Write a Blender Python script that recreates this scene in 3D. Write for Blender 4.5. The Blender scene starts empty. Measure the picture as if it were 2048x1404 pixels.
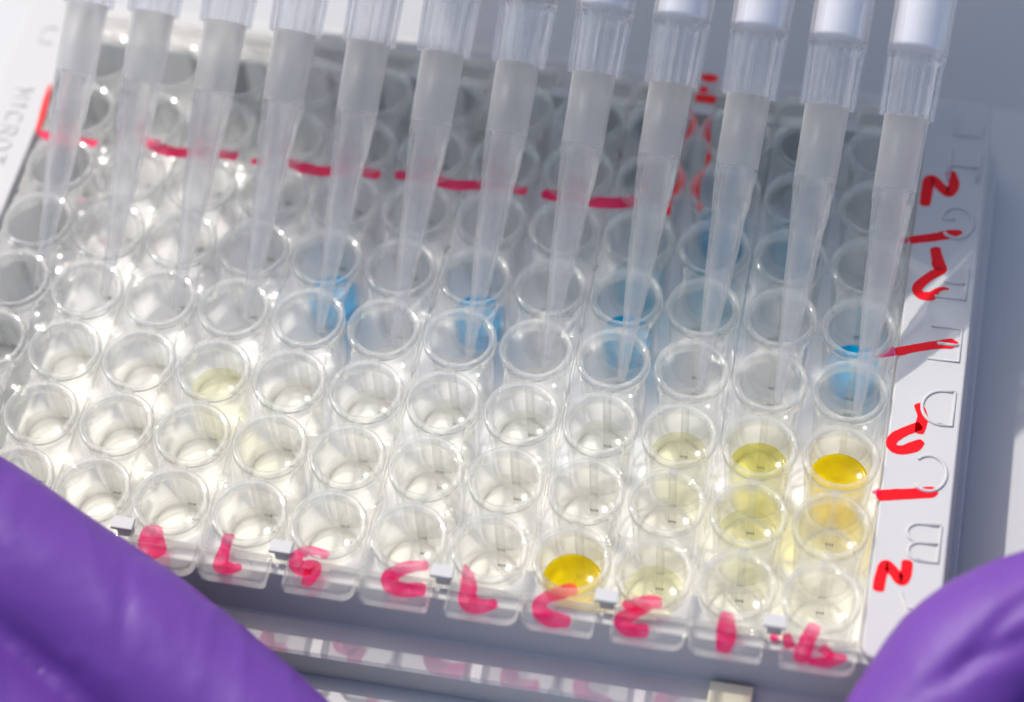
import bpy, bmesh, math, random
from mathutils import Matrix, Vector, noise
random.seed(7)
MM = 0.001
C = bpy.context.scene.collection
sc = bpy.context.scene
PI = math.pi

# ------------------------------------------------------------------ camera
cam_d = bpy.data.cameras.new('camera')
cam = bpy.data.objects.new('camera', cam_d)
C.objects.link(cam)
sc.camera = cam
CAM_R = ((0.9806374, 0.1921825, -0.0376323), (-0.1337729, 0.7977313, 0.5879877), (0.1430213, -0.5715685, 0.8079940))
m = Matrix((CAM_R[0], CAM_R[1], CAM_R[2])).transposed().to_4x4()
m.translation = Vector((0.213, -129.244, 219.564)) * MM
cam.matrix_world = m
cam_d.sensor_width = 36
cam_d.lens = 36 * 4739.7 / 2048
cam_d.clip_start = 0.01
cam_d.clip_end = 50
cam_d.dof.use_dof = True
cam_d.dof.focus_distance = 0.268
cam_d.dof.aperture_fstop = 11.5

# ------------------------------------------------------------------ sky and sun
SUN_EL = math.radians(54)
SUN_TRAVEL = Vector((7.4, -6.0, -13.1)).normalized()          # the way the light goes
w = bpy.data.worlds.new("World")
sc.world = w
w.use_nodes = True
nt = w.node_tree
sky = nt.nodes.new('ShaderNodeTexSky')
sky.sky_type = 'NISHITA'
sky.sun_disc = False
sky.sun_elevation = math.asin(-SUN_TRAVEL.z)
sky.sun_rotation = math.atan2(-SUN_TRAVEL.x, -SUN_TRAVEL.y)
sky.air_density = 1.0
sky.dust_density = 3.0
bg = nt.nodes['Background']
bg.inputs[1].default_value = 0.15
nt.links.new(sky.outputs[0], bg.inputs[0])
sun_d = bpy.data.lights.new('sun', 'SUN')
sun_d.energy = 2.8
sun_d.angle = math.radians(1.2)
sun_d.color = (1.0, 0.95, 0.88)
sun = bpy.data.objects.new('sun', sun_d)
C.objects.link(sun)
sun.rotation_euler = SUN_TRAVEL.to_track_quat('-Z', 'Y').to_euler()
sc.view_settings.view_transform = 'Standard'
sc.view_settings.look = 'None'
sc.view_settings.exposure = 0.27
cy = sc.cycles
cy.max_bounces = 28
cy.transmission_bounces = 26
cy.transparent_max_bounces = 48
cy.glossy_bounces = 6
cy.diffuse_bounces = 4
cy.sample_clamp_indirect = 6
cy.use_denoising = True
cy.use_adaptive_sampling = True
cy.adaptive_threshold = 0.02

# ------------------------------------------------------------------ materials
def new_mat(name):
    mt = bpy.data.materials.new(name)
    mt.use_nodes = True
    for n in list(mt.node_tree.nodes):
        mt.node_tree.nodes.remove(n)
    return mt, mt.node_tree.nodes, mt.node_tree.links

def principled(name, col, rough=0.5, noise_amt=0.0, scale=300.0, bump=0.0, **kw):
    mt, N, L = new_mat(name)
    p = N.new('ShaderNodeBsdfPrincipled')
    o = N.new('ShaderNodeOutputMaterial')
    p.inputs['Base Color'].default_value = (*col, 1)
    p.inputs['Roughness'].default_value = rough
    for k, v in kw.items():
        p.inputs[k].default_value = v
    tc = N.new('ShaderNodeTexCoord')
    if noise_amt:
        nz = N.new('ShaderNodeTexNoise')
        nz.inputs['Scale'].default_value = scale
        nz.inputs['Detail'].default_value = 5
        L.new(tc.outputs['Object'], nz.inputs['Vector'])
        mx = N.new('ShaderNodeMixRGB')
        mx.inputs[1].default_value = (*[c * (1 - noise_amt) for c in col], 1)
        mx.inputs[2].default_value = (*[min(1, c * (1 + noise_amt)) for c in col], 1)
        L.new(nz.outputs[0], mx.inputs[0])
        L.new(mx.outputs[0], p.inputs['Base Color'])
    if bump:
        n2 = N.new('ShaderNodeTexNoise')
        n2.inputs['Scale'].default_value = scale * 4
        n2.inputs['Detail'].default_value = 4
        L.new(tc.outputs['Object'], n2.inputs['Vector'])
        b = N.new('ShaderNodeBump')
        b.inputs['Strength'].default_value = 0.6
        b.inputs['Distance'].default_value = bump
        L.new(n2.outputs[0], b.inputs['Height'])
        L.new(b.outputs[0], p.inputs['Normal'])
    L.new(p.outputs[0], o.inputs[0])
    return mt

def clear_mat(name, tint=(1, 1, 1), glass=0.5, haze=0.05, ior=1.5, rough=0.0, hazecol=(0.9, 0.9, 0.88), bump=0.0, edge=0.0, gloss=0.0):
    """clear moulded plastic: part of each face refracts, part lets light straight through, with a faint milky haze"""
    mt, N, L = new_mat(name)
    o = N.new('ShaderNodeOutputMaterial')
    g = N.new('ShaderNodeBsdfGlass'); g.inputs['IOR'].default_value = ior
    g.inputs['Roughness'].default_value = rough; g.inputs['Color'].default_value = (*tint, 1)
    t = N.new('ShaderNodeBsdfTransparent'); t.inputs[0].default_value = (*tint, 1)
    gl = N.new('ShaderNodeBsdfGlossy'); gl.inputs['Roughness'].default_value = max(0.06, rough * 1.5, gloss)
    lw = N.new('ShaderNodeLayerWeight'); lw.inputs[0].default_value = 0.5
    pw = N.new('ShaderNodeMath'); pw.operation = 'POWER'; pw.inputs[1].default_value = 5.0
    f0 = ((ior - 1) / (ior + 1)) ** 2
    ma = N.new('ShaderNodeMath'); ma.operation = 'MULTIPLY_ADD'; ma.inputs[1].default_value = 0.9; ma.inputs[2].default_value = f0
    L.new(lw.outputs['Facing'], pw.inputs[0]); L.new(pw.outputs[0], ma.inputs[0])
    thin = N.new('ShaderNodeMixShader')
    L.new(ma.outputs[0], thin.inputs[0]); L.new(t.outputs[0], thin.inputs[1]); L.new(gl.outputs[0], thin.inputs[2])
    m1 = N.new('ShaderNodeMixShader'); m1.inputs[0].default_value = glass
    if edge:
        pe = N.new('ShaderNodeMath'); pe.operation = 'POWER'; pe.inputs[1].default_value = 1.5
        me_ = N.new('ShaderNodeMath'); me_.operation = 'MULTIPLY_ADD'; me_.inputs[1].default_value = edge; me_.inputs[2].default_value = glass
        L.new(lw.outputs['Facing'], pe.inputs[0]); L.new(pe.outputs[0], me_.inputs[0]); L.new(me_.outputs[0], m1.inputs[0])
    L.new(thin.outputs[0], m1.inputs[1]); L.new(g.outputs[0], m1.inputs[2])
    d = N.new('ShaderNodeBsdfDiffuse'); d.inputs[0].default_value = (*hazecol, 1)
    tr = N.new('ShaderNodeBsdfTranslucent'); tr.inputs[0].default_value = (*hazecol, 1)
    hz = N.new('ShaderNodeMixShader'); hz.inputs[0].default_value = 0.5
    L.new(d.outputs[0], hz.inputs[1]); L.new(tr.outputs[0], hz.inputs[2])
    m2 = N.new('ShaderNodeMixShader'); m2.inputs[0].default_value = haze
    L.new(m1.outputs[0], m2.inputs[1]); L.new(hz.outputs[0], m2.inputs[2])
    L.new(m2.outputs[0], o.inputs[0])
    if bump:
        tc = N.new('ShaderNodeTexCoord')
        nz = N.new('ShaderNodeTexNoise'); nz.inputs['Scale'].default_value = 520
        oi = N.new('ShaderNodeObjectInfo')
        mpn = N.new('ShaderNodeMapping'); mpn.inputs['Scale'].default_value = (1, 1, 0.22)
        ad = N.new('ShaderNodeVectorMath'); ad.operation = 'MULTIPLY_ADD'; ad.inputs[1].default_value = (3.7, 3.7, 3.7)
        L.new(oi.outputs['Location'], ad.inputs[0]); L.new(tc.outputs['Object'], ad.inputs[2])
        L.new(ad.outputs[0], mpn.inputs['Vector']); L.new(mpn.outputs[0], nz.inputs['Vector'])
        b = N.new('ShaderNodeBump'); b.inputs['Strength'].default_value = 0.5; b.inputs['Distance'].default_value = bump
        L.new(nz.outputs[0], b.inputs['Height'])
        L.new(b.outputs[0], g.inputs['Normal']); L.new(b.outputs[0], gl.inputs['Normal'])
    return mt

MAT = {}
MAT['bench'] = principled('matte white bench', (0.40, 0.41, 0.425), 0.6, 0.05, 60, 0.00004)
MAT['sheet'] = principled('white sheet', (0.48, 0.485, 0.49), 0.6, 0.03, 90, 0.00002, **{'Specular IOR Level': 0.3})
MAT['frame'] = principled('white moulded plastic', (0.465, 0.462, 0.462), 0.5, 0.015, 200, 0.00001, **{'Specular IOR Level': 0.3})
MAT['floor'] = principled('white plastic lightened for bounce', (0.90, 0.895, 0.88), 0.4, 0.01, 200)  # far paler than the frame plastic, to brighten what shows through the wells
MAT['clear'] = clear_mat('clear polystyrene', (0.997, 0.997, 0.995), 0.0, 0.008, 1.55, bump=0.0007, edge=0.15)
MAT['tab'] = clear_mat('clear polystyrene tab', (0.99, 0.99, 0.985), 0.16, 0.0, 1.58, edge=0.35)
MAT['deck'] = clear_mat('clear polystyrene deck', (0.995, 0.995, 0.99), 0.0, 0.10, 1.5, hazecol=(0.96, 0.96, 0.94), edge=0.1, bump=0.00005)
MAT['rim'] = clear_mat('polystyrene rim pale with piped light', (0.99, 0.99, 0.98), 0.12, 0.14, 1.58, hazecol=(0.97, 0.97, 0.94), edge=0.3)  # extra milky haze imitates light piped up to the rim
MAT['rib'] = clear_mat('clear polystyrene rib', (0.995, 0.995, 0.99), 0.0, 0.10, 1.5, hazecol=(0.95, 0.95, 0.92), edge=0.1)
MAT['piped_edge'] = clear_mat('polystyrene edge cream with piped light', (0.99, 0.98, 0.95), 0.4, 0.34, 1.5, hazecol=(0.97, 0.95, 0.87), edge=0.3)  # cream haze painted on side faces as if light were piped to them
MAT['tip'] = clear_mat('frosted tip plastic', (0.985, 0.985, 0.985), 0.22, 0.09, 1.3, edge=0.2, rough=0.2, hazecol=(0.93, 0.92, 0.92), gloss=0.45)
MAT['barrel'] = clear_mat('clear tip barrel', (0.99, 0.99, 0.99), 0.35, 0.09, 1.25, edge=0.1, rough=0.35, hazecol=(0.93, 0.92, 0.92), gloss=0.6)
MAT['ring'] = clear_mat('clear ribbed plastic', (0.985, 0.985, 0.99), 0.2, 0.07, 1.45, edge=0.35, rough=0.05, hazecol=(0.9, 0.9, 0.92))
MAT['refraction_marks'] = clear_mat('polystyrene teeth', (0.30, 0.30, 0.32), 0.7, 0.0, 1.55)  # dark tint painted in for the dark refraction at the rib ends
MAT['nozzle'] = principled('white nozzle plastic', (0.82, 0.82, 0.83), 0.35)
MAT['body'] = principled('pale grey pipette plastic', (0.55, 0.57, 0.6), 0.4)
MAT['clip'] = principled('cream tab plastic', (0.60, 0.575, 0.42), 0.4, 0.12, 500)

def liquid_mat(name, tint, dens, glass=0.0, body=None):
    return clear_mat(name, tint, glass, 0.01 + dens, 1.33, hazecol=body or tint, gloss=0.13)
MAT['liq_clear'] = liquid_mat('nearly colourless liquid', (0.992, 0.99, 0.962), 0.0)
MAT['liq_water'] = liquid_mat('colourless liquid', (0.99, 0.99, 0.985), 0.0)
MAT['liq_pale'] = liquid_mat('pale yellow liquid', (0.98, 0.975, 0.84), 0.03)
MAT['liq_mid'] = liquid_mat('straw yellow liquid', (0.965, 0.935, 0.50), 0.08)
MAT['liq_yellow'] = liquid_mat('strong yellow liquid', (0.995, 0.88, 0.03), 0.27, body=(1.0, 0.82, 0.0))
MAT['liq_blue'] = liquid_mat('cyan blue liquid', (0.01, 0.74, 0.95), 0.72, body=(0.0, 0.62, 0.95))
MAT['liq_teal'] = liquid_mat('faded blue liquid', (0.08, 0.74, 0.93), 0.5, body=(0.0, 0.60, 0.88))
MAT['liq_faint'] = liquid_mat('faint blue liquid', (0.60, 0.85, 0.92), 0.06)

def ink_mat(name, through, body, mix):
    mt, N, L = new_mat(name)
    o = N.new('ShaderNodeOutputMaterial')
    t = N.new('ShaderNodeBsdfTransparent')
    tc = N.new('ShaderNodeTexCoord')
    nz = N.new('ShaderNodeTexNoise'); nz.inputs['Scale'].default_value = 700; nz.inputs['Detail'].default_value = 3
    L.new(tc.outputs['Object'], nz.inputs['Vector'])
    mp = N.new('ShaderNodeMapRange'); mp.inputs[1].default_value = 0.3; mp.inputs[2].default_value = 0.7
    mp.inputs[3].default_value = 0.25; mp.inputs[4].default_value = 1.0
    L.new(nz.outputs[0], mp.inputs[0])
    mx = N.new('ShaderNodeMixRGB'); mx.inputs[1].default_value = (*[0.5 + 0.5 * c for c in through], 1); mx.inputs[2].default_value = (*through, 1)
    L.new(mp.outputs[0], mx.inputs[0]); L.new(mx.outputs[0], t.inputs[0])
    p = N.new('ShaderNodeBsdfPrincipled'); p.inputs['Base Color'].default_value = (*body, 1); p.inputs['Roughness'].default_value = 0.3; p.inputs['Specular IOR Level'].default_value = 0.2
    m = N.new('ShaderNodeMixShader'); m.inputs[0].default_value = mix
    L.new(t.outputs[0], m.inputs[1]); L.new(p.outputs[0], m.inputs[2]); L.new(m.outputs[0], o.inputs[0])
    return mt
MAT['ink'] = ink_mat('red marker on white', (0.9, 0.02, 0.05), (0.80, 0.004, 0.012), 0.85)
MAT['ink_line'] = ink_mat('red marker line on clear plastic', (0.9, 0.04, 0.2), (0.82, 0.008, 0.09), 0.62)
MAT['ink_clear'] = ink_mat('red marker on clear plastic', (0.97, 0.05, 0.33), (0.88, 0.01, 0.12), 0.22)

# ------------------------------------------------------------------ helpers (all sizes in millimetres)
def mesh_from(name, verts, faces, mat, smooth=False):
    me = bpy.data.meshes.new(name)
    me.from_pydata([(x * MM, y * MM, z * MM) for x, y, z in verts], [], faces)
    me.materials.append(mat)
    if smooth:
        me.polygons.foreach_set('use_smooth', [True] * len(me.polygons))
    me.update()
    return me

def fix_normals(me):
    b = bmesh.new(); b.from_mesh(me); bmesh.ops.recalc_face_normals(b, faces=b.faces); b.to_mesh(me); b.free()

def obj(name, me, parent=None, loc=(0, 0, 0)):
    o = bpy.data.objects.new(name, me)
    C.objects.link(o)
    o.location = Vector(loc) * MM
    if parent: o.parent = parent
    return o

def thing(name, label, cat, loc=(0, 0, 0), group=None):
    o = bpy.data.objects.new(name, None)
    C.objects.link(o)
    o.empty_display_size = 0.005
    o.location = Vector(loc) * MM
    o['label'] = label; o['category'] = cat
    if group: o['group'] = group
    return o

def lathe_data(profile, seg=40, closed=False):
    """profile: (r, z) pairs; r=0 end points make a pole. closed joins last to first"""
    vs, fs, rings = [], [], []
    for r, z in profile:
        if r <= 1e-6:
            rings.append([len(vs)]); vs.append((0, 0, z))
        else:
            st = len(vs)
            for i in range(seg):
                a = 2 * PI * i / seg
                vs.append((r * math.cos(a), r * math.sin(a), z))
            rings.append(list(range(st, st + seg)))
    pairs = list(zip(rings, rings[1:]))
    if closed: pairs.append((rings[-1], rings[0]))
    for a, b in pairs:
        for i in range(seg):
            j = (i + 1) % seg
            if len(a) == 1 and len(b) == 1: continue
            if len(a) == 1: fs.append((a[0], b[i], b[j]))
            elif len(b) == 1: fs.append((a[i], b[0], a[j]))
            else: fs.append((a[i], b[i], b[j], a[j]))
    return vs, fs

def lathe(name, profile, mat, seg=40, closed=False, smooth=True):
    vs, fs = lathe_data(profile, seg, closed)
    me = mesh_from(name, vs, fs, mat, smooth)
    fix_normals(me)
    return me

def box_bm(b, x0, x1, y0, y1, z0, z1, bevel=0.0, segs=2):
    r = bmesh.ops.create_cube(b, size=1.0)
    for v in r['verts']:
        v.co = Vector(((x0 + x1) / 2 + v.co.x * (x1 - x0), (y0 + y1) / 2 + v.co.y * (y1 - y0), (z0 + z1) / 2 + v.co.z * (z1 - z0)))
    if bevel:
        es = list({e for v in r['verts'] for e in v.link_edges})
        bmesh.ops.bevel(b, geom=es, offset=bevel, segments=segs, affect='EDGES', profile=0.6)

def bm_mesh(name, b, mat, smooth=False):
    for v in b.verts: v.co *= MM
    bmesh.ops.recalc_face_normals(b, faces=b.faces)
    me = bpy.data.meshes.new(name)
    b.to_mesh(me); b.free()
    me.materials.append(mat)
    if smooth: me.polygons.foreach_set('use_smooth', [True] * len(me.polygons))
    return me

def sweep_bm(b, pts, r, seg=8, flat=1.0):
    """round bar through 3D points"""
    P = [Vector(p) for p in pts]
    rings = []
    for i, p in enumerate(P):
        d = (P[min(i + 1, len(P) - 1)] - P[max(i - 1, 0)]).normalized()
        up = Vector((0, 0, 1)) if abs(d.z) < 0.9 else Vector((1, 0, 0))
        s = d.cross(up).normalized(); u = s.cross(d).normalized()
        rings.append([b.verts.new(p + r * (math.cos(2 * PI * k / seg) * s + flat * math.sin(2 * PI * k / seg) * u)) for k in range(seg)])
    for a, c in zip(rings, rings[1:]):
        for k in range(seg):
            b.faces.new((a[k], a[(k + 1) % seg], c[(k + 1) % seg], c[k]))
    b.faces.new(rings[0][::-1]); b.faces.new(rings[-1])

def catmull(pl, n=5):
    out = []
    for i in range(len(pl) - 1):
        p0, p1, p2, p3 = pl[max(i - 1, 0)], pl[i], pl[i + 1], pl[min(i + 2, len(pl) - 1)]
        for k in range(n):
            t = k / n
            out.append(tuple(0.5 * (2 * b + (c - a) * t + (2 * a - 5 * b + 4 * c - d) * t * t + (3 * b - a - 3 * c + d) * t ** 3) for a, b, c, d in zip(p0, p1, p2, p3)))
    out.append(tuple(pl[-1]))
    return out

def ink_stroke(strokes, z, seed=0, thick=0.02):
    """marker strokes: (x, y, width) paths laid on a surface, with uneven edges and rounded ends"""
    b = bmesh.new()
    for si, st in enumerate(strokes):
        P = catmull(st, 8)
        zz = z + 0.012 * si
        L, Rr = [], []
        n = len(P)
        for i, (x, y, wd) in enumerate(P):
            x0, y0, _ = P[max(i - 1, 0)]; x1, y1, _ = P[min(i + 1, n - 1)]
            d = Vector((x1 - x0, y1 - y0)); d = d.normalized() if d.length > 1e-6 else Vector((1, 0))
            nrm = Vector((-d.y, d.x))
            h = max(wd, 0.05) / 2
            jl = 1 + 0.09 * noise.noise(Vector((x * 1.6, y * 1.6, seed + si)))
            jr = 1 + 0.09 * noise.noise(Vector((x * 1.6, y * 1.6, seed + si + 50)))
            L.append(Vector((x, y)) + nrm * h * jl); Rr.append(Vector((x, y)) - nrm * h * jr)
        def cap(p, d, h, cw):
            o = []
            for k in range(1, 6):
                a = PI * k / 6
                nrm = Vector((-d.y, d.x))
                rr = h * (0.85 + 0.1 * noise.noise(Vector((k * .9, seed, 3))))
                o.append(Vector(p[:2]) + nrm * h * math.cos(a) * cw + d * rr * 0.6 * math.sin(a))
            return o
        d_end = (Vector(P[-1][:2]) - Vector(P[-2][:2])).normalized()
        d_st = (Vector(P[0][:2]) - Vector(P[1][:2])).normalized()
        loop = L + cap(P[-1], d_end, P[-1][2] / 2, 1) + Rr[::-1] + cap(P[0], d_st, P[0][2] / 2, 1)
        top = [b.verts.new((p.x, p.y, zz + thick)) for p in loop]
        bot = [b.verts.new((p.x, p.y, zz)) for p in loop]
        # strip faces
        nL = len(L)
        tl, bl = top[:nL], bot[:nL]
        tr, br = top[nL + 5:2 * nL + 5][::-1], bot[nL + 5:2 * nL + 5][::-1]
        for i in range(nL - 1):
            b.faces.new((tl[i], tl[i + 1], tr[i + 1], tr[i]))
        ce = top[nL:nL + 5]
        for seq in ([tl[-1]] + ce + [tr[-1]], [tr[0]] + top[2 * nL + 5:] + [tl[0]]):
            b.faces.new(seq)
        m_ = len(loop)
        for i in range(m_):
            j = (i + 1) % m_
            b.faces.new((top[i], bot[i], bot[j], top[j]))
    return b

FRAME_INK= [[(5.77, 56.53, 1.16), (5.81, 58.74, 1.28), (5.91, 60.19, 1.28), (6.48, 60.52, 1.05), (7.68, 59.21, 1.16), (8.48, 58.86, 1.28), (8.91, 60.2, 1.16), (8.34, 61.87, 1.16)], [(4.65, 50.75, 0.99), (5.97, 51.2, 1.05), (7.4, 51.66, 1.1), (9.1, 52.41, 1.16), (10.35, 52.92, 0.52)], [(7.62, 49.86, 1.16), (7.9, 48.62, 1.22), (8.23, 47.53, 1.4), (8.53, 46.83, 1.16), (7.4, 45.74, 1.05), (6.31, 44.36, 1.1), (6.05, 43.42, 1.05), (6.63, 42.77, 1.05), (7.67, 42.8, 1.16), (8.29, 43.64, 0.7), (8.94, 44.12, 0.47), (9.63, 44.16, 0.23)], [(4.75, 34.22, 1.1), (6.34, 34.91, 0.99), (7.93, 35.54, 0.99), (9.37, 36.0, 1.05), (10.59, 36.35, 1.28), (11.26, 36.53, 0.47)], [(7.75, 27.17, 0.93), (8.33, 25.75, 1.05), (8.27, 24.5, 1.16), (8.2, 23.53, 0.93)], [(8.07, 24.33, 1.05), (6.71, 23.41, 1.05), (5.58, 22.4, 1.16), (5.24, 21.39, 1.05), (5.85, 20.82, 1.05), (6.84, 20.92, 1.16), (7.88, 21.57, 1.28), (8.54, 22.22, 0.81)], [(4.69, 14.41, 1.28), (6.34, 14.83, 1.28), (8.47, 15.32, 1.22), (10.17, 15.81, 1.28), (10.7, 15.97, 0.81)], [(5.8, 2.61, 1.16), (5.88, 4.38, 1.16), (6.23, 5.7, 1.16), (6.91, 5.32, 1.05), (8.1, 4.08, 1.16), (8.48, 5.08, 1.16), (8.45, 6.47, 1.05)], [(-104.37, 58.45, 0.17), (-104.24, 56.58, 0.58), (-103.83, 53.23, 0.7), (-103.63, 50.57, 0.47)]]
STRIP_INK={
'0' : [[(-0.31, -3.25, 1.16), (-0.85, -4.93, 1.28), (-1.18, -6.56, 1.4), (-1.43, -7.51, 1.16)], [(-0.33, -7.49, 0.7), (1.22, -7.28, 1.05), (2.3, -6.73, 1.16), (3.21, -6.45, 0.7)], [(0.77, -5.68, 0.93), (1.75, -6.47, 0.81)], [(-3.12, -4.9, 0.81), (-2.61, -6.03, 0.93)], [(-4.66, -5.23, 0.58), (-4.1, -5.5, 0.7)]] ,
'1' : [[(-9.64, -3.4, 1.16), (-9.52, -4.67, 1.45), (-9.36, -6.17, 1.63), (-9.46, -7.7, 1.16)]] ,
'2' : [[(-20.61, -4.01, 0.7), (-19.44, -3.93, 1.28), (-17.92, -3.3, 1.28), (-16.96, -3.25, 1.16)], [(-17.98, -3.93, 0.81), (-19.38, -4.91, 1.16), (-20.39, -5.95, 1.51), (-19.67, -7.05, 1.28), (-17.88, -6.86, 1.28)]] ,
'3' : [[(-26.2, -3.05, 1.16), (-27.34, -3.68, 1.28), (-28.57, -4.39, 1.16), (-29.47, -5.42, 1.16), (-29.16, -6.49, 1.4), (-28.0, -7.15, 1.51), (-26.17, -7.14, 1.16)]] ,
'4' : [[(-38.34, -2.17, 0.23), (-37.7, -3.65, 1.16), (-37.36, -5.04, 1.4), (-37.19, -6.39, 1.63), (-35.98, -6.93, 1.51), (-34.2, -6.31, 0.93)]] ,
'5' : [[(-42.49, -2.96, 0.93), (-43.91, -3.33, 1.16), (-45.15, -3.99, 1.28), (-46.05, -5.16, 1.4), (-45.32, -6.17, 1.4), (-43.8, -6.28, 1.4), (-42.24, -5.89, 1.28)]] ,
'6' : [[(-53.52, -3.52, 0.93), (-54.25, -3.26, 0.7), (-55.79, -3.39, 1.05), (-56.66, -4.44, 1.16), (-55.92, -5.59, 1.4), (-54.61, -5.24, 1.51), (-54.52, -6.24, 1.4), (-54.79, -7.43, 0.93)]] ,
'7' : [[(-64.61, -2.97, 1.05), (-64.64, -4.14, 0.93), (-64.65, -5.56, 1.16), (-64.42, -6.81, 1.4), (-63.32, -6.94, 1.05), (-62.4, -6.59, 0.7)]] ,
'8' : [[(-73.19, -3.53, 1.74), (-72.9, -4.92, 2.21), (-72.27, -6.49, 2.33)]] ,
'r1' : [[(-103.39, 50.0, 0.7), (-101.27, 49.51, 0.93), (-98.69, 49.6, 0.7), (-96.04, 49.44, 0.81)]] ,
'r2' : [[(-90.31, 50.87, 0.81), (-88.16, 50.14, 1.16), (-86.08, 49.65, 1.05), (-82.35, 50.1, 1.05), (-80.16, 50.29, 0.93), (-78.24, 50.27, 1.05)]] ,
'r3' : [[(-75.83, 49.84, 0.7), (-74.3, 49.85, 0.7)], [(-71.9, 50.4, 0.81), (-69.85, 49.84, 1.16), (-67.27, 49.61, 1.05), (-64.23, 50.1, 1.05), (-61.75, 50.26, 1.05), (-60.09, 50.13, 0.93)]] ,
'r4' : [[(-57.73, 50.52, 0.93), (-55.58, 50.7, 0.93), (-53.03, 50.48, 1.05), (-50.46, 50.09, 1.05), (-47.45, 50.58, 0.99), (-44.36, 50.61, 0.81), (-41.88, 50.53, 0.81)]] ,
'r5' : [[(-39.46, 50.45, 0.99), (-37.55, 50.45, 1.16), (-35.09, 50.37, 1.05), (-33.22, 50.2, 1.16), (-30.52, 50.49, 1.16), (-28.48, 51.06, 1.05)]] ,
'v1' : [[(-23.93, 66.86, 0.12), (-23.09, 65.41, 0.64), (-23.16, 63.4, 0.64), (-23.64, 61.6, 0.17), (-23.89, 60.41, 0.09), (-23.87, 57.89, 0.15), (-23.13, 55.84, 0.7), (-23.36, 53.72, 0.64), (-23.81, 52.3, 0.17), (-24.01, 51.24, 0.52), (-23.95, 49.68, 0.35)]] ,
'v2' : [[(-21.64, 66.56, 0.17), (-22.1, 64.57, 0.58), (-21.76, 62.72, 0.64), (-21.29, 61.16, 0.12), (-21.12, 59.63, 0.47), (-21.29, 57.83, 0.17), (-22.05, 55.53, 0.76), (-21.91, 53.8, 0.7), (-21.26, 52.32, 0.17), (-21.01, 51.42, 0.47), (-21.21, 50.75, 0.12)]] ,
'v3' : [[(-23.5, 72.43, 0.58), (-22.6, 72.32, 1.05), (-21.67, 72.38, 0.7)], [(-23.31, 70.25, 0.7), (-22.68, 70.26, 0.81)]] ,
's1' : [[(3.37, 50.3, 0.7), (4.07, 50.41, 0.76)]] ,
's2' : [[(2.26, 32.72, 0.12), (3.33, 33.33, 0.58), (4.29, 33.99, 1.05)]] ,
's3' : [[(3.88, 14.54, 0.17), (4.53, 14.59, 0.81)]] ,
'p' : [[(-23.54, 68.86, 1.05), (-21.53, 68.84, 1.05)]] ,
}


# ------------------------------------------------------------------ bench
BZ = -14.35
me = mesh_from('bench', [(-3000, -3000, BZ), (3000, -3000, BZ), (3000, 3000, BZ), (-3000, 3000, BZ)], [(0, 1, 2, 3)], MAT['bench'])
o = obj('bench_surface', me); o['kind'] = 'structure'
b = bmesh.new(); box_bm(b, -190, 95, -110, 85, BZ + 0.004, BZ + 0.16, 0.05)
o = obj('white_sheet', bm_mesh('white_sheet', b, MAT['sheet'])); o['kind'] = 'structure'
BZ += 0.17

# ------------------------------------------------------------------ white frame
FX0, FX1, FY0, FY1 = -111.7, 12.7, -5.9, 74.0      # top outline
IX0, IX1, IY0, IY1 = -104.0, 4.55, -4.45, 67.6     # opening
frame = thing('plate_frame', 'white plastic microplate frame with raised row letters, holding the clear well strips', 'plate frame', (-49.5, 31.5, BZ))
FO = Vector((-49.5, 31.5, BZ))
def fobj(name, me, loc=(0, 0, 0)):
    return obj(name, me, frame, Vector(loc) - FO)

def rrect(x0, x1, y0, y1, r, n=6):
    o = []
    for cx, cy_, a0 in ((x1 - r, y1 - r, 0), (x0 + r, y1 - r, 90), (x0 + r, y0 + r, 180), (x1 - r, y0 + r, 270)):
        for k in range(n + 1):
            a = math.radians(a0 + 90 * k / n)
            o.append((cx + r * math.cos(a), cy_ + r * math.sin(a)))
    return o

def frame_mesh():
    n = 6
    loops = [
        (IX0, IX1, IY0, IY1, 0.5, -13.9), (IX0, IX1, IY0, IY1, 0.5, -2.75), (IX0 - .15, IX1 + .15, IY0 - .15, IY1 + .15, 0.6, -2.6),
    ]
    outer = [
        (FX0 + .3, FX1 - .3, FY0 + .14, FY1 - .3, 2.2, -2.6), (FX0 + .1, FX1 - .1, FY0 + .04, FY1 - .1, 2.4, -2.68), (FX0, FX1, FY0, FY1, 2.5, -3.1),
        (FX0 - .75, FX1 + .75, FY0 - 1.05, FY1 + .25, 2.6, -9.55), (FX0 - .9, FX1 + .9, FY0 - 1.3, FY1 + .3, 2.6, -9.8),
        (FX0 - 1.4, FX1 + 1.4, FY0 - 4.9, FY1 + .7, 3.0, -9.95), (FX0 - 1.65, FX1 + 1.65, FY0 - 5.3, FY1 + 1.0, 3.2, -10.2),
        (FX0 - 1.75, FX1 + 1.75, FY0 - 5.4, FY1 + 1.1, 3.2, BZ + .05),
    ]
    vs, fs = [], []
    rings = []
    for (x0, x1, y0, y1, r, z) in loops + outer:
        st = len(vs)
        vs.extend([(x, y, z) for x, y in rrect(x0, x1, y0, y1, r, n)])
        rings.append(list(range(st, len(vs))))
    k = len(rings[0])
    for a, c in zip(rings, rings[1:]):
        for i in range(k):
            j = (i + 1) % k
            fs.append((a[i], a[j], c[j], c[i]))
    a, c = rings[-1], rings[0]
    for i in range(k):
        j = (i + 1) % k
        fs.append((a[i], a[j], c[j], c[i]))
    return mesh_from('frame_body', vs, fs, MAT['frame'])
me = frame_mesh(); fix_normals(me)
me.materials.append(MAT['floor'])  # inner walls get the paler white, colour lifting their shade behind the rear wells
for p in me.polygons:
    c_ = p.center / MM
    if IX0 - .05 < c_.x < IX1 + .05 and IY0 - .05 < c_.y < IY1 + .05 and c_.z < -2.7: p.material_index = 1
fobj('frame_body', me)
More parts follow.
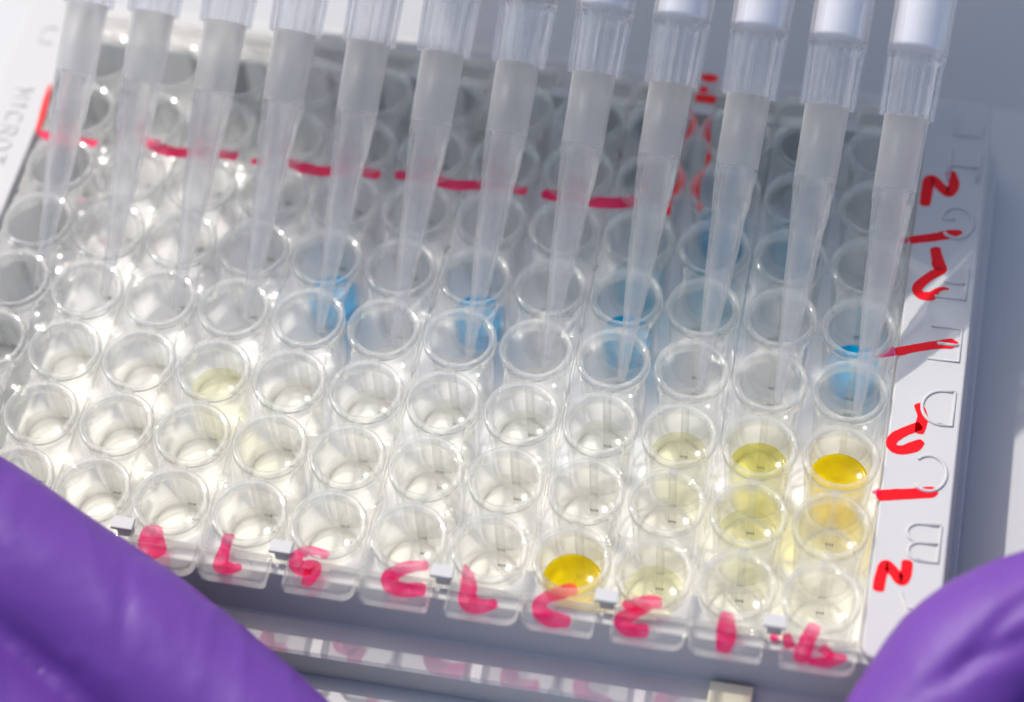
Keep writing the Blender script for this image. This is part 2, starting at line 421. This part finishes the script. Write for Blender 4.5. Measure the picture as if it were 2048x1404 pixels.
# raised side rails beside the strips
RZ = -1.3
for nm, x0, x1 in (('side_rail', 4.75, 12.55), ('side_rail', -111.55, -104.2)):
    b = bmesh.new()
    loop_b = rrect(x0, x1, FY0 + .15, FY1 - .15, 1.6 if x0 > 0 else 1.6, 5)
    loop_t = rrect(x0 + .22, x1 - .22, FY0 + .37, FY1 - .37, 1.4, 5)
    loop_m = rrect(x0 + .05, x1 - .05, FY0 + .2, FY1 - .2, 1.55, 5)
    R3 = [[b.verts.new((x, y, z)) for x, y in lp] for lp, z in ((loop_b, -2.75), (loop_b, RZ - .25), (loop_m, RZ - .09), (loop_t, RZ))]
    for a, c in zip(R3, R3[1:]):
        for i in range(len(a)):
            j = (i + 1) % len(a); b.faces.new((a[i], a[j], c[j], c[i]))
    b.faces.new(R3[-1]); b.faces.new(R3[0][::-1])
    fobj(nm, bm_mesh('side_rail', b, MAT['frame']))

# raised letters as thin moulded ridges; unit box 0..1 x 0..1.35, drawn upright
def arc(cx, cy_, rx, ry, a0, a1, n=12):
    return [(cx + rx * math.cos(math.radians(a0 + (a1 - a0) * k / n)), cy_ + ry * math.sin(math.radians(a0 + (a1 - a0) * k / n))) for k in range(n + 1)]
GLYPH = {
    'A': [[(0, 0), (.5, 1.35), (1, 0)], [(.2, .5), (.8, .5)]],
    'B': [[(0, 0), (0, 1.35), (.55, 1.35)] + arc(.55, 1.02, .38, .33, 90, -90, 8) + [(0, .69)], [(.55, .69)] + arc(.6, .345, .42, .345, 90, -90, 8) + [(0, 0)]],
    'C': [arc(.55, .675, .55, .675, 45, 315, 18)],
    'D': [[(0, 0), (0, 1.35), (.35, 1.35)] + arc(.35, .675, .65, .675, 90, -90, 12) + [(0, 0)]],
    'E': [[(1, 1.35), (0, 1.35), (0, 0), (1, 0)], [(0, .69), (.75, .69)]],
    'F': [[(1, 1.35), (0, 1.35), (0, 0)], [(0, .69), (.75, .69)]],
    'G': [arc(.55, .675, .55, .675, 45, 330, 18) + [(1.03, .55), (.62, .55)]],
    'H': [[(0, 0), (0, 1.35)], [(1, 0), (1, 1.35)], [(0, .69), (1, .69)]],
    'M': [[(0, 0), (0, 1.35), (.5, .4), (1, 1.35), (1, 0)]],
    'I': [[(.5, 0), (.5, 1.35)]],
    'R': [[(0, 0), (0, 1.35), (.55, 1.35)] + arc(.55, 1.0, .38, .35, 90, -90, 8) + [(0, .65)], [(.5, .65), (1, 0)]],
    'O': [arc(.5, .675, .55, .675, 0, 360, 20)],
    'T': [[(.5, 0), (.5, 1.35)], [(0, 1.35), (1, 1.35)]],
    'U': [[(0, 1.1), (0, 0), (1, 0), (1, 1.1)]],
}
def glyph_mesh(ch, w_, h_, r, rot):
    b = bmesh.new()
    ca, sa = math.cos(rot), math.sin(rot)
    for st in GLYPH[ch]:
        pts = []
        for x, y in st:
            X, Y = (x - .5) * w_, (y / 1.35 - .5) * h_
            pts.append((ca * X - sa * Y, sa * X + ca * Y, 0))
        sweep_bm(b, pts, r, 8, 0.95)
    return bm_mesh('letter_' + ch, b, MAT['frame'], True)
for k, ch in enumerate('ABCDEFGH'):
    fobj('raised_letter', glyph_mesh(ch, 3.5, 4.7, 0.22, PI), (9.9, 9 * k + (0.2 if k else 0.3), RZ))
fobj('raised_mark', glyph_mesh('U', 3.3, 3.0, 0.17, 0), (9.9, 69.6, RZ))
yy = 57.6
for ch in 'MICROT':
    adv = {'M': 2.5, 'I': 1.5}.get(ch, 2.35)
    yy -= adv / 2
    fobj('raised_letter', glyph_mesh(ch, 1.5, 2.1, 0.14, -PI / 2), (-107.7, yy, RZ))
    yy -= adv / 2
for k, y0 in enumerate((66.5,)):
    fobj('raised_mark', glyph_mesh('U', 2.6, 2.2, 0.12, -PI / 2), (-107.5, y0, RZ))
for k, st in enumerate(FRAME_INK):
    z = RZ + 0.012
    if k == 8: z = RZ + 0.012; st = [(x - .35, y, w_) for x, y, w_ in st]
    fobj('marker_stroke', bm_mesh('marker_stroke', ink_stroke([[(x_ + {'v1': -.36, 'v2': .36}.get(k, 0), y_, w_ * 1.12) for x_, y_, w_ in st]], z, k), MAT['ink'])).location = -FO * MM
# white gussets of the frame between the end wells
def gusset_mesh(half_l, half_r):
    b = bmesh.new()
    pts = [(-half_l, -4.4)]
    for k in range(9):                    # arc of the left well, centred at (-4.5, 0)
        a = math.radians(-78 + 68 * k / 8)
        x, y = -4.5 + 4.12 * math.cos(a), 4.12 * math.sin(a)
        if x > -half_l: pts.append((x, max(y, -4.39)))
    for k in range(9):
        a = math.radians(-170 + 68 * k / 8)
        x, y = 4.5 + 4.12 * math.cos(a), 4.12 * math.sin(a)
        if x < half_r: pts.append((x, max(y, -4.39)))
    pts.append((half_r, -4.4))
    top = [b.verts.new((x, y, -2.66)) for x, y in pts]; bot = [b.verts.new((x, y, -13.6)) for x, y in pts]
    b.faces.new(top); b.faces.new(bot[::-1])
    for i in range(len(pts)):
        j = (i + 1) % len(pts); b.faces.new((top[i], bot[i], bot[j], top[j]))
    return bm_mesh('gusset', b, MAT['frame'])
GUS = gusset_mesh(3.6, 3.6)
for k in range(11):
    x = -4.5 - 9 * k
    if k % 2 == 0: continue
    fobj('gusset', GUS, (x, 0, 0))
    q = fobj('gusset', GUS, (x, 63, 0)); q.rotation_euler.z = PI
# added white floor under the strips, bounces light up into the wells
b = bmesh.new(); box_bm(b, IX0 - .3, IX1 + .3, IY0 - .3, IY1 + .3, BZ + .12, BZ + .6)
fobj('bounce_floor', bm_mesh('bounce_floor', b, MAT['floor']))
# retaining pins of the frame, standing in the notches of the strips
def pin_mesh():
    b = bmesh.new()
    box_bm(b, -1.25, 1.25, -0.75, 0.8, -1.25, -0.75, 0.12)
    box_bm(b, -0.8, 0.8, -0.3, 0.7, -3.2, -0.94, 0.0)
    return bm_mesh('retaining_pin', b, MAT['frame'])
pin = pin_mesh()
for k in range(6):
    x = -4.5 - 18 * k
    fobj('retaining_pin', pin, (x, -3.6, 0.35))
    q = fobj('retaining_pin', pin, (x, 66.6, 0.35)); q.rotation_euler.z = PI
# cream tab at the foot of the front wall
b = bmesh.new(); box_bm(b, -10.6, -5.9, -10.9, -7.4, -10.05, -8.6, 0.12)
q = fobj('cream_tab', bm_mesh('cream_tab', b, MAT['clip'])); q['label'] = 'small cream tab on the front skirt'

# ------------------------------------------------------------------ well strips
well_prof = [(0, -11.55), (3.3, -11.55), (3.5, -11.4), (3.62, -11.0), (3.98, -1.2), (3.98, -0.95), (4.28, -0.88), (4.31, -0.35), (4.25, -0.15), (4.12, -0.03), (3.98, 0.0),
             (3.86, -0.06), (3.74, -0.05), (3.62, -0.10), (3.5, -0.28), (3.42, -0.6), (3.40, -0.95), (3.2, -10.3), (3.0, -10.62), (0, -10.68)]
WELL = lathe('well', well_prof, MAT['clear'], 48)
WELL.materials.append(MAT['rim'])
for p in WELL.polygons:
    if min(WELL.vertices[i].co.z for i in p.vertices) > -1.0 * MM: p.material_index = 1
def liquid_mesh(mat, level, name='liquid'):
    rt = 3.2 + (3.40 - 3.2) * (level + 10.3) / 9.4 - 0.03
    prof = [(0, level - .2)] + [(rt * t, level - .2 + .62 * t ** 2.4) for t in (.2, .35, .5, .65, .8, .9, 1.0)] + [
            (3.17, -10.28), (2.97, -10.58), (0, -10.64)]
    return lathe(name, prof, mat, 40)
def rib_mesh():
    b = bmesh.new()
    box_bm(b, -0.36, 0.36, 3.75, 5.25, -11.3, -1.1, 0.06, 1)
    box_bm(b, -0.55, 0.55, 4.12, 4.88, -1.09, -0.28, 0.1, 1)
    me = bm_mesh('rib', b, MAT['rib'])
    b = bmesh.new(); b.from_mesh(me)
    n0 = len(b.faces)
    for v in b.verts: v.co /= MM
    for k in range(4):  # small dark blocks imitating refraction marks, low and midway on the rib
        for z in (-11.58, -8.2):
            x = -0.36 + 0.24 * k
            box_bm(b, x - .08, x + .08, 4.4, 4.62, z, z + .26)
    b.faces.ensure_lookup_table()
    for f in b.faces[n0:]: f.material_index = 1
    me2 = bm_mesh('rib', b, MAT['rib']); me2.materials.append(MAT['refraction_marks'])
    return me2
RIB = rib_mesh()
def bridge_mesh():
    b = bmesh.new(); box_bm(b, 4.12, 4.88, -0.6, 0.6, -1.9, -0.5, 0.08, 1)
    return bm_mesh('bridge', b, MAT['clear'])
BRIDGE = bridge_mesh()

DT, DB = -1.0, -2.15       # deck top and bottom
def deck_cells(side):
    """one column's deck: eight square cells each with a round hole. side=+1: outer edge at +x"""
    vs, fs = [], []
    N = 48
    for j in range(8):
        st = len(vs)
        for i in range(N):
            a = 2 * PI * (i + .5) / N
            c_, s_ = math.cos(a), math.sin(a)
            xo = 4.33 if c_ * side > 0 else 3.15
            ex = xo / abs(c_); ey = 4.5 / abs(s_)
            R = max(min(ex, ey), 4.06)
            for r, z in ((4.02, DT), (R, DT), (R, DB), (4.02, DB)):
                vs.append((r * c_, r * s_ + 9 * j, z))
        for i in range(N):
            j2 = (i + 1) % N
            A, B = st + 4 * i, st + 4 * j2
            fs += [(A, A + 1, B + 1, B), (A + 2, A + 3, B + 3, B + 2), (A + 3, A, B, B + 3)]
            mid = 2 * PI * (i + 1) / N
            # outer wall where the edge is free
            yi = abs(vs[A + 1][1] - 9 * j); yj = abs(vs[B + 1][1] - 9 * j)
            if not (yi > 4.49 and yj > 4.49):
                fs.append((A + 1, A + 2, B + 2, B + 1))
    return vs, fs

def tab_mesh(end):
    """the pair of end tabs with a notch between them; end=-1 front, +1 back"""
    b = bmesh.new()
    for cx in (0, 9):
        x0, x1 = (-4.33, 3.55) if cx == 0 else (5.45, 13.33)
        out = []
        yb, yt = 4.5, 8.0
        r = 1.3
        outer_left = cx == 0
        # polygon (local, going outward in +y)
        def corner(cx_, cy_, a0, rr):
            return [(cx_ + rr * math.cos(math.radians(a0 + 90 * k / 6)), cy_ + rr * math.sin(math.radians(a0 + 90 * k / 6))) for k in range(7)]
        rl, rr_ = (1.5, 0.5) if outer_left else (0.5, 1.5)
        poly = [(x0, yb), (x1, yb)] + corner(x1 - rr_, yt - rr_, 0, rr_) + corner(x0 + rl, yt - rl, 90, rl)
        def ins(d):
            cxm, cym = (x0 + x1) / 2, (yb + yt) / 2
            return [(x + (cxm - x) / max(abs(cxm - x), .001) * min(d, abs(cxm - x)), y - (d if y > yb + .01 else 0)) for x, y in poly]
        lv = [(poly, -2.5), (poly, DT - .22), (ins(.07), DT - .06), (ins(.2), DT)]
        R_ = [[b.verts.new((x, end * y + (0 if end < 0 else 63), z)) for x, y in pl] for pl, z in lv]
        for a, c in zip(R_, R_[1:]):
            for i in range(len(a)):
                j = (i + 1) % len(a); b.faces.new((a[i], a[j], c[j], c[i]))
        b.faces.new(R_[-1]); b.faces.new(R_[0][::-1])
        # round foot under the tab
        c = bmesh.ops.create_cone(b, cap_ends=True, segments=24, radius1=1.3, radius2=1.4, depth=0.3)
        for v in c['verts']: v.co += Vector((cx + .2, end * 5.9 + (0 if end < 0 else 63), -2.55))
    me = bm_mesh('end_tab', b, MAT['tab'])
    me.materials.append(MAT['piped_edge'])
    for p in me.polygons:
        if abs(p.normal.z) < 0.5 and p.center.z > (-2.52) * MM: p.material_index = 1
    return me
TAB_F, TAB_B = tab_mesh(-1), tab_mesh(1)

vsL, fsL = deck_cells(-1)
vsR, fsR = deck_cells(1)
n0 = len(vsL)
deck_v = vsL + [(x + 9, y, z) for x, y, z in vsR]
deck_f = fsL + [tuple(i + n0 for i in f) for f in fsR]
DECK = mesh_from('deck', deck_v, deck_f, MAT['deck']); fix_normals(DECK)
DECK.materials.append(MAT['piped_edge'])
for p in DECK.polygons:
    if abs(p.normal.z) < 0.5 and (abs(p.center.x - 4.5 * MM) > 8.8 * MM or abs(abs(p.center.x - 4.5 * MM) - 1.35 * MM) < .05 * MM): p.material_index = 1

# colour of each well, (column from the right, row from the front)
COL = {(0, 2): 'yellow', (3, 0): 'yellow', (1, 2): 'mid', (2, 0): 'pale', (2, 2): 'pale', (8, 2): 'pale', (1, 1): 'pale',
       (0, 4): 'blue', (5, 4): 'blue', (7, 4): 'blue', (3, 4): 'teal', (2, 6): 'teal', (1, 6): 'faint', (3, 5): 'faint', (2, 5): 'faint'}
WORDS = {'yellow': 'well of strong yellow liquid', 'mid': 'well of straw yellow liquid', 'pale': 'well of pale yellow liquid', 'blue': 'well of blue liquid', 'teal': 'well of faded blue liquid', 'faint': 'well of faint blue liquid'}
LIQ = {}
strip_labels = [
    'clear well strip beside the raised letters, with yellow, straw and blue wells',
    'clear well strip with a strong yellow front well and red braided marker lines',
    'clear well strip with blue well and red L on tab, third from the letters',
    'clear well strip, fourth from the letters, red loop and L on its tabs',
    'clear well strip, second from the left rail, one red blot on its tab',
    'clear well strip along the left rail, front end under the purple glove']
INK_OF = {0: ['0', '1', 's1', 's2', 's3'], 1: ['2', '3', 'r5', 'v1', 'v2', 'v3', 'p'], 2: ['4', '5', 'r4'], 3: ['6', '7', 'r3'], 4: ['8', 'r2'], 5: ['r1']}
rl = random.Random(3)
for s in range(6):
    ox = -18 * s - 9
    st = thing('well_strip', strip_labels[s], 'well strip', (ox, 0, DB), 'clear well strips set side by side in the white frame')
    O = Vector((ox, 0, DB))
    def sobj(name, me, loc=(0, 0, 0), parent=None):
        return obj(name, me, parent or st, Vector(loc) - (O if parent is None else Vector((0, 0, 0))))
    sobj('deck', DECK, (ox, 0, 0))
    sobj('end_tab', TAB_F, (ox, 0, 0)); sobj('end_tab', TAB_B, (ox, 0, 0))
    for cc in (0, 1):
        c = 2 * s + (1 - cc)
        x = -9 * c
        for j in range(8):
            wl = sobj('well', WELL, (x, 9 * j, 0))
            kind = COL.get((c, j), 'clear')
            if kind in WORDS: wl['label'] = WORDS[kind]
            if kind == 'clear' and j >= 6 and c > 3: lev = -9.2
            else: lev = (-4.9 if j < 3 else (-8.3 if kind in ('blue', 'teal') else -8.5)) + (0.2 * (rl.random() - .5) if kind == 'clear' else 0)
            if kind == 'clear' and j > 2: kind = 'water'
            key = (kind, round(lev, 1))
            if key not in LIQ: LIQ[key] = liquid_mesh(MAT['liq_' + kind], key[1])
            sobj('liquid', LIQ[key], (0, 0, 0), wl)
            if j < 7: sobj('rib', RIB, (x, 9 * j, 0))
        if cc == 0:
            for j in range(8): sobj('bridge', BRIDGE, (x, 9 * j, 0))
    for k in INK_OF[s]:
        q = sobj('marker_stroke', bm_mesh('marker_stroke', ink_stroke([[(x_ + {'v1': -.36, 'v2': .36}.get(k, 0), y_, w_ * (1.4 if k[0] == 'v' else 1.5 if k[0] == 'r' else 1.3)) for x_, y_, w_ in st_] for st_ in STRIP_INK[k]], DT + 0.01, len(k) + s), MAT['ink'] if k[0] in 'vp' else MAT['ink_line'] if k[0] == 'r' else MAT['ink_clear']), (0, 0, 0))

# ------------------------------------------------------------------ pipette tips and pipette
E0 = Vector((1.1, 25.0, -2.1))
ROW = Vector((-9.0, 0.26, -0.04))
AX = Vector((0.03, 0.829, 0.559)).normalized()
cone_prof = [(0.30, 0.05), (0.42, 0), (0.5, 0.3), (0.98, 7.2), (1.62, 14.2), (1.95, 20.4), (2.03, 20.5), (2.05, 20.8), (2.1, 20.9), (2.3, 24.4), (2.42, 24.6), (2.42, 25.0), (2.38, 25.2), (2.42, 26.0), (2.52, 34.3),
             (2.1, 34.3), (2.05, 26.1), (1.98, 25.98), (1.70, 25.95), (1.35, 14.2), (0.7, 7.2), (0.32, 0.4)]
TIPB = lathe('tip_cone', cone_prof, MAT['tip'], 40, closed=True)
TIPB.materials.append(MAT['barrel'])
for p in TIPB.polygons:
    if p.center.z > 26.05 * MM: p.material_index = 1
def collar_mesh():
    seg = 96
    b = bmesh.new()
    def rad(i, zfrac):
        k = (i % 6)
        base = 2.72 + 0.16 * zfrac
        return base + (0.48 if k in (0, 1) else 0.0)
    rings = []
    zs = [(34.2, 0.0, 0), (34.35, .0, 1), (40.6, .9, 1), (41.1, 1, 2), (41.2, 1, 3)]
    for z, zf, mode in zs:
        ring = []
        for i in range(seg):
            a = 2 * PI * i / seg
            if mode == 0: r = rad(i, 0) - .05
            elif mode == 1: r = rad(i, zf)
            elif mode == 2: r = 3.36
            else: r = 3.42
            ring.append(b.verts.new((r * math.cos(a), r * math.sin(a), z)))
        rings.append(ring)
    for r, z in ((3.44, 42.0), (3.5, 84), (3.1, 84), (3.02, 42), (2.55, 41.0), (2.3, 34.2)):
        rings.append([b.verts.new((r * math.cos(2 * PI * i / seg), r * math.sin(2 * PI * i / seg), z)) for i in range(seg)])
    rings.append(rings[0])
    for a, c in zip(rings, rings[1:]):
        for i in range(seg):
            j = (i + 1) % seg
            b.faces.new((a[i], a[j], c[j], c[i]))
    return bm_mesh('tip_collar', b, MAT['ring'])
COLLAR = collar_mesh()
NOZ = lathe('nozzle', [(0, 42.1), (2.7, 42.1), (2.85, 42.2), (2.92, 42.5), (2.95, 56), (3.0, 90), (3.6, 91), (3.6, 122), (0, 122)], MAT['nozzle'], 48)
tip_where = ['farthest right, beside the raised letters', 'second from the right, above the straw yellow well', 'third from the right', 'fourth from the right',
             'fifth from the right', 'sixth from the right, dipping beside the middle blue well', 'seventh from the right', 'fifth from the left, dipping beside the left blue well',
             'fourth from the left', 'third from the left', 'second from the left', 'farthest left, with a red streak seen through it']
rot = AX.to_track_quat('Z', 'Y')
pip = thing('multichannel_pipette', 'twelve-channel pipette with white nozzles reaching in from the top edge', 'pipette', tuple(E0 + ROW * 5.5 + AX * 122))
pip.rotation_mode = 'QUATERNION'; pip.rotation_quaternion = rot
inv = rot.inverted()
PO = E0 + ROW * 5.5 + AX * 122
for c in range(12):
    p = E0 + ROW * c + Vector((1.1 if c == 11 else 0.4 if c in (9, 10) else 0, 0, 0))
    t = thing('pipette_tip', 'frosted pipette tip with ribbed collar, ' + tip_where[c], 'pipette tip', tuple(p), 'row of pipette tips on the multichannel pipette')
    t.rotation_mode = 'QUATERNION'; t.rotation_quaternion = rot @ Matrix.Rotation(0.37 * c, 3, 'Z').to_quaternion()
    obj('tip_cone', TIPB, t); obj('ribbed_collar', COLLAR, t)
    q = obj('nozzle', NOZ, pip); q.location = (inv @ (p - PO)) * MM
b = bmesh.new()
box_bm(b, -64, 64, -10, 10, 0, 24, 2.5, 3)
obj('manifold', bm_mesh('manifold', b, MAT['body']), pip)
b = bmesh.new()
box_bm(b, -32, 32, -11, 11, 24.5, 52, 4, 3)
obj('pipette_body', bm_mesh('pipette_body', b, MAT['body']), pip)

# ------------------------------------------------------------------ gloved hands
def chain_cap(b, pts):
    """spheres strung along a path (x, y, z, r), joined into tapering limbs by dense overlap"""
    P = catmull(pts, 8)
    prev = None
    for p in P:
        q = Vector(p[:3])
        if prev is not None and (q - prev).length < 0.7: continue
        prev = q
        r = bmesh.ops.create_icosphere(b, subdivisions=3, radius=p[3])
        for v in r['verts']: v.co += q

def glove_mesh(name, chains, creases, seed, mat, rough_amt=1.0):
    b = bmesh.new()
    for ch in chains: chain_cap(b, ch)
    me = bm_mesh(name, b, mat)
    tmp = bpy.data.objects.new('tmp', me); C.objects.link(tmp)
    md = tmp.modifiers.new('r', 'REMESH'); md.mode = 'VOXEL'; md.voxel_size = 0.0008; md.use_smooth_shade = True
    s_ = tmp.modifiers.new('s', 'SMOOTH'); s_.iterations = 10; s_.factor = 0.6
    dg = bpy.context.evaluated_depsgraph_get()
    ev = tmp.evaluated_get(dg)
    out = bpy.data.meshes.new_from_object(ev)
    out.name = name
    bpy.data.objects.remove(tmp); bpy.data.meshes.remove(me)
    nr = [v.normal.copy() for v in out.vertices]
    for v, n_ in zip(out.vertices, nr):
        p = v.co / MM
        d = 0.55 * noise.noise(p * 0.07 + Vector((seed, 0, 0))) + rough_amt * 0.22 * noise.noise(p * 0.2 + Vector((0, seed, 0)))
        q = Vector((p.x * 0.22 + p.y * .08, p.y * 0.05 - p.x * .03, p.z * 0.12))
        rg = noise.noise(q + Vector((seed, 5, 0)))
        d += rough_amt * (0.40 * max(0, 1 - abs(rg) * 5) - .1)
        for (c, axis, wd, ln, dep) in creases:
            r_ = p - Vector(c); ax_ = Vector(axis).normalized()
            along = r_.dot(ax_); rest = r_ - along * ax_
            d -= dep * math.exp(-(along + 0.5 * noise.noise(p * 0.25)) ** 2 / (wd * wd)) * math.exp(-rest.length_squared / (ln * ln))
        v.co += n_ * (d * MM)
    out.polygons.foreach_set('use_smooth', [True] * len(out.polygons))
    out.materials.clear(); out.materials.append(mat)
    return out
MAT['glove'] = principled('purple nitrile glove', (0.122, 0.042, 0.275), 0.5, 0.08, 140, 0.00010, **{'Specular IOR Level': 0.3})
left = thing('person', 'left hand in a purple glove, finger lying across the front left of the frame', 'person', (-120, -40, BZ))
LO = Vector((-120, -40, BZ))
lch = [
    [(-128, -28, 9, 9.5), (-112, -12, 9, 9.3), (-97, -9.2, 6.3, 8.9), (-80, -14.6, 3, 8.6), (-62, -22.7, -1.5, 8.5), (-50, -29, -3, 7.6), (-45, -31.5, -3.5, 6.4)],
    [(-132, -40, 6, 9.5), (-115, -24.5, 6, 9), (-99, -22.5, 2, 9.0), (-82, -30, -2, 8.6), (-66, -41, -5, 7.6), (-60, -44, -5.5, 6.4)],
    [(-136, -56, 0, 9.2), (-118, -46, -3, 8.6), (-102, -44, -5, 8.2), (-86, -50, -5.5, 7.4), (-80, -53, -6, 6.4)],
    [(-138, -68, -2, 8.4), (-122, -62, -5, 7.6), (-108, -60, -6, 7), (-96, -64, -6.5, 6.2)],
    [(-142, -38, -2, 11), (-131, -14, -2, 10), (-126, 4, -3, 9.2), (-123.5, 20, -3, 8.2), (-122.5, 28, -3, 6.6)],
    [(-134, -34, 4, 11), (-150, -48, 2, 13), (-165, -66, 1, 14), (-180, -84, 0, 14)],
    [(-140, -62, -2, 10.5), (-155, -72, 0, 13), (-175, -92, 0, 14)],
    [(-138, -48, 2, 11), (-158, -62, 2, 14), (-185, -95, 2, 17), (-230, -140, 4, 22)],
]
lcr = [((-92, -10, 12), (1, .5, 0), 0.5, 7, .8), ((-96, -8, 13), (1, -.15, 0), 0.6, 8, 1.0), ((-88, -12, 11), (1, .9, 0.2), 0.6, 6, .6), ((-70, -20, 6), (1, .2, 0), .7, 6, .35)]
q = obj('gloved_hand', glove_mesh('gloved_hand', lch, lcr, 3.1, MAT['glove'], 0.35), left); q.location = -LO * MM
right = thing('person', 'right hand in a purple glove, knuckle at the front right corner of the frame', 'person', (50, -40, BZ))
RO = Vector((50, -40, BZ))
rch = [
    [(52, -24, 9, 9.5), (38, -6, 8, 9.3), (27, -3.0, 5.6, 9.0), (18.9, -7.2, 4.2, 8.8), (14.4, -14.3, 1.8, 8.7), (10, -23, -2, 8.4), (8, -31, -3.5, 7.4), (7.5, -35, -4, 6.3)],
    [(56, -38, 4, 9.5), (41, -23, 1, 9), (29, -20, -2, 8.6), (24, -30, -4, 8.3), (22, -42, -5.5, 7.4), (21.5, -47, -6, 6.3)],
    [(60, -52, 0, 9.2), (46, -40, -3, 8.6), (38, -40, -5, 8.2), (34, -52, -6, 7.4), (33, -58, -6, 6.3)],
    [(63, -64, -2, 8.4), (52, -56, -5, 7.6), (46, -62, -6, 7), (44, -70, -6.5, 6.2)],
    [(66, -36, -2, 11), (54, -12, -2, 10), (45, 8, -3, 9.2), (40, 24, -4, 8.2), (38.5, 31, -4.5, 6.6)],
    [(58, -32, 4, 11), (74, -46, 2, 13), (88, -64, 1, 14), (102, -84, 0, 14)],
    [(64, -60, -2, 10.5), (78, -72, 0, 13), (98, -92, 0, 14)],
    [(62, -46, 2, 11), (82, -62, 2, 14), (108, -95, 2, 17), (150, -140, 4, 22)],
]
rcr = [((20, -7, 12), (.75, -.6, .3), 0.8, 7, .6), ((22, -10, 10), (.4, -.9, .3), 0.9, 7, .6), ((16.5, -12, 10), (.6, -.8, 0), 0.8, 6, .45), ((24, -4, 13), (.9, .2, .2), 0.8, 6, .45)]
q = obj('gloved_hand', glove_mesh('gloved_hand', rch, rcr, 8.4, MAT['glove'], 0.22), right); q.location = (-RO + Vector((-1.5, 0, 0))) * MM
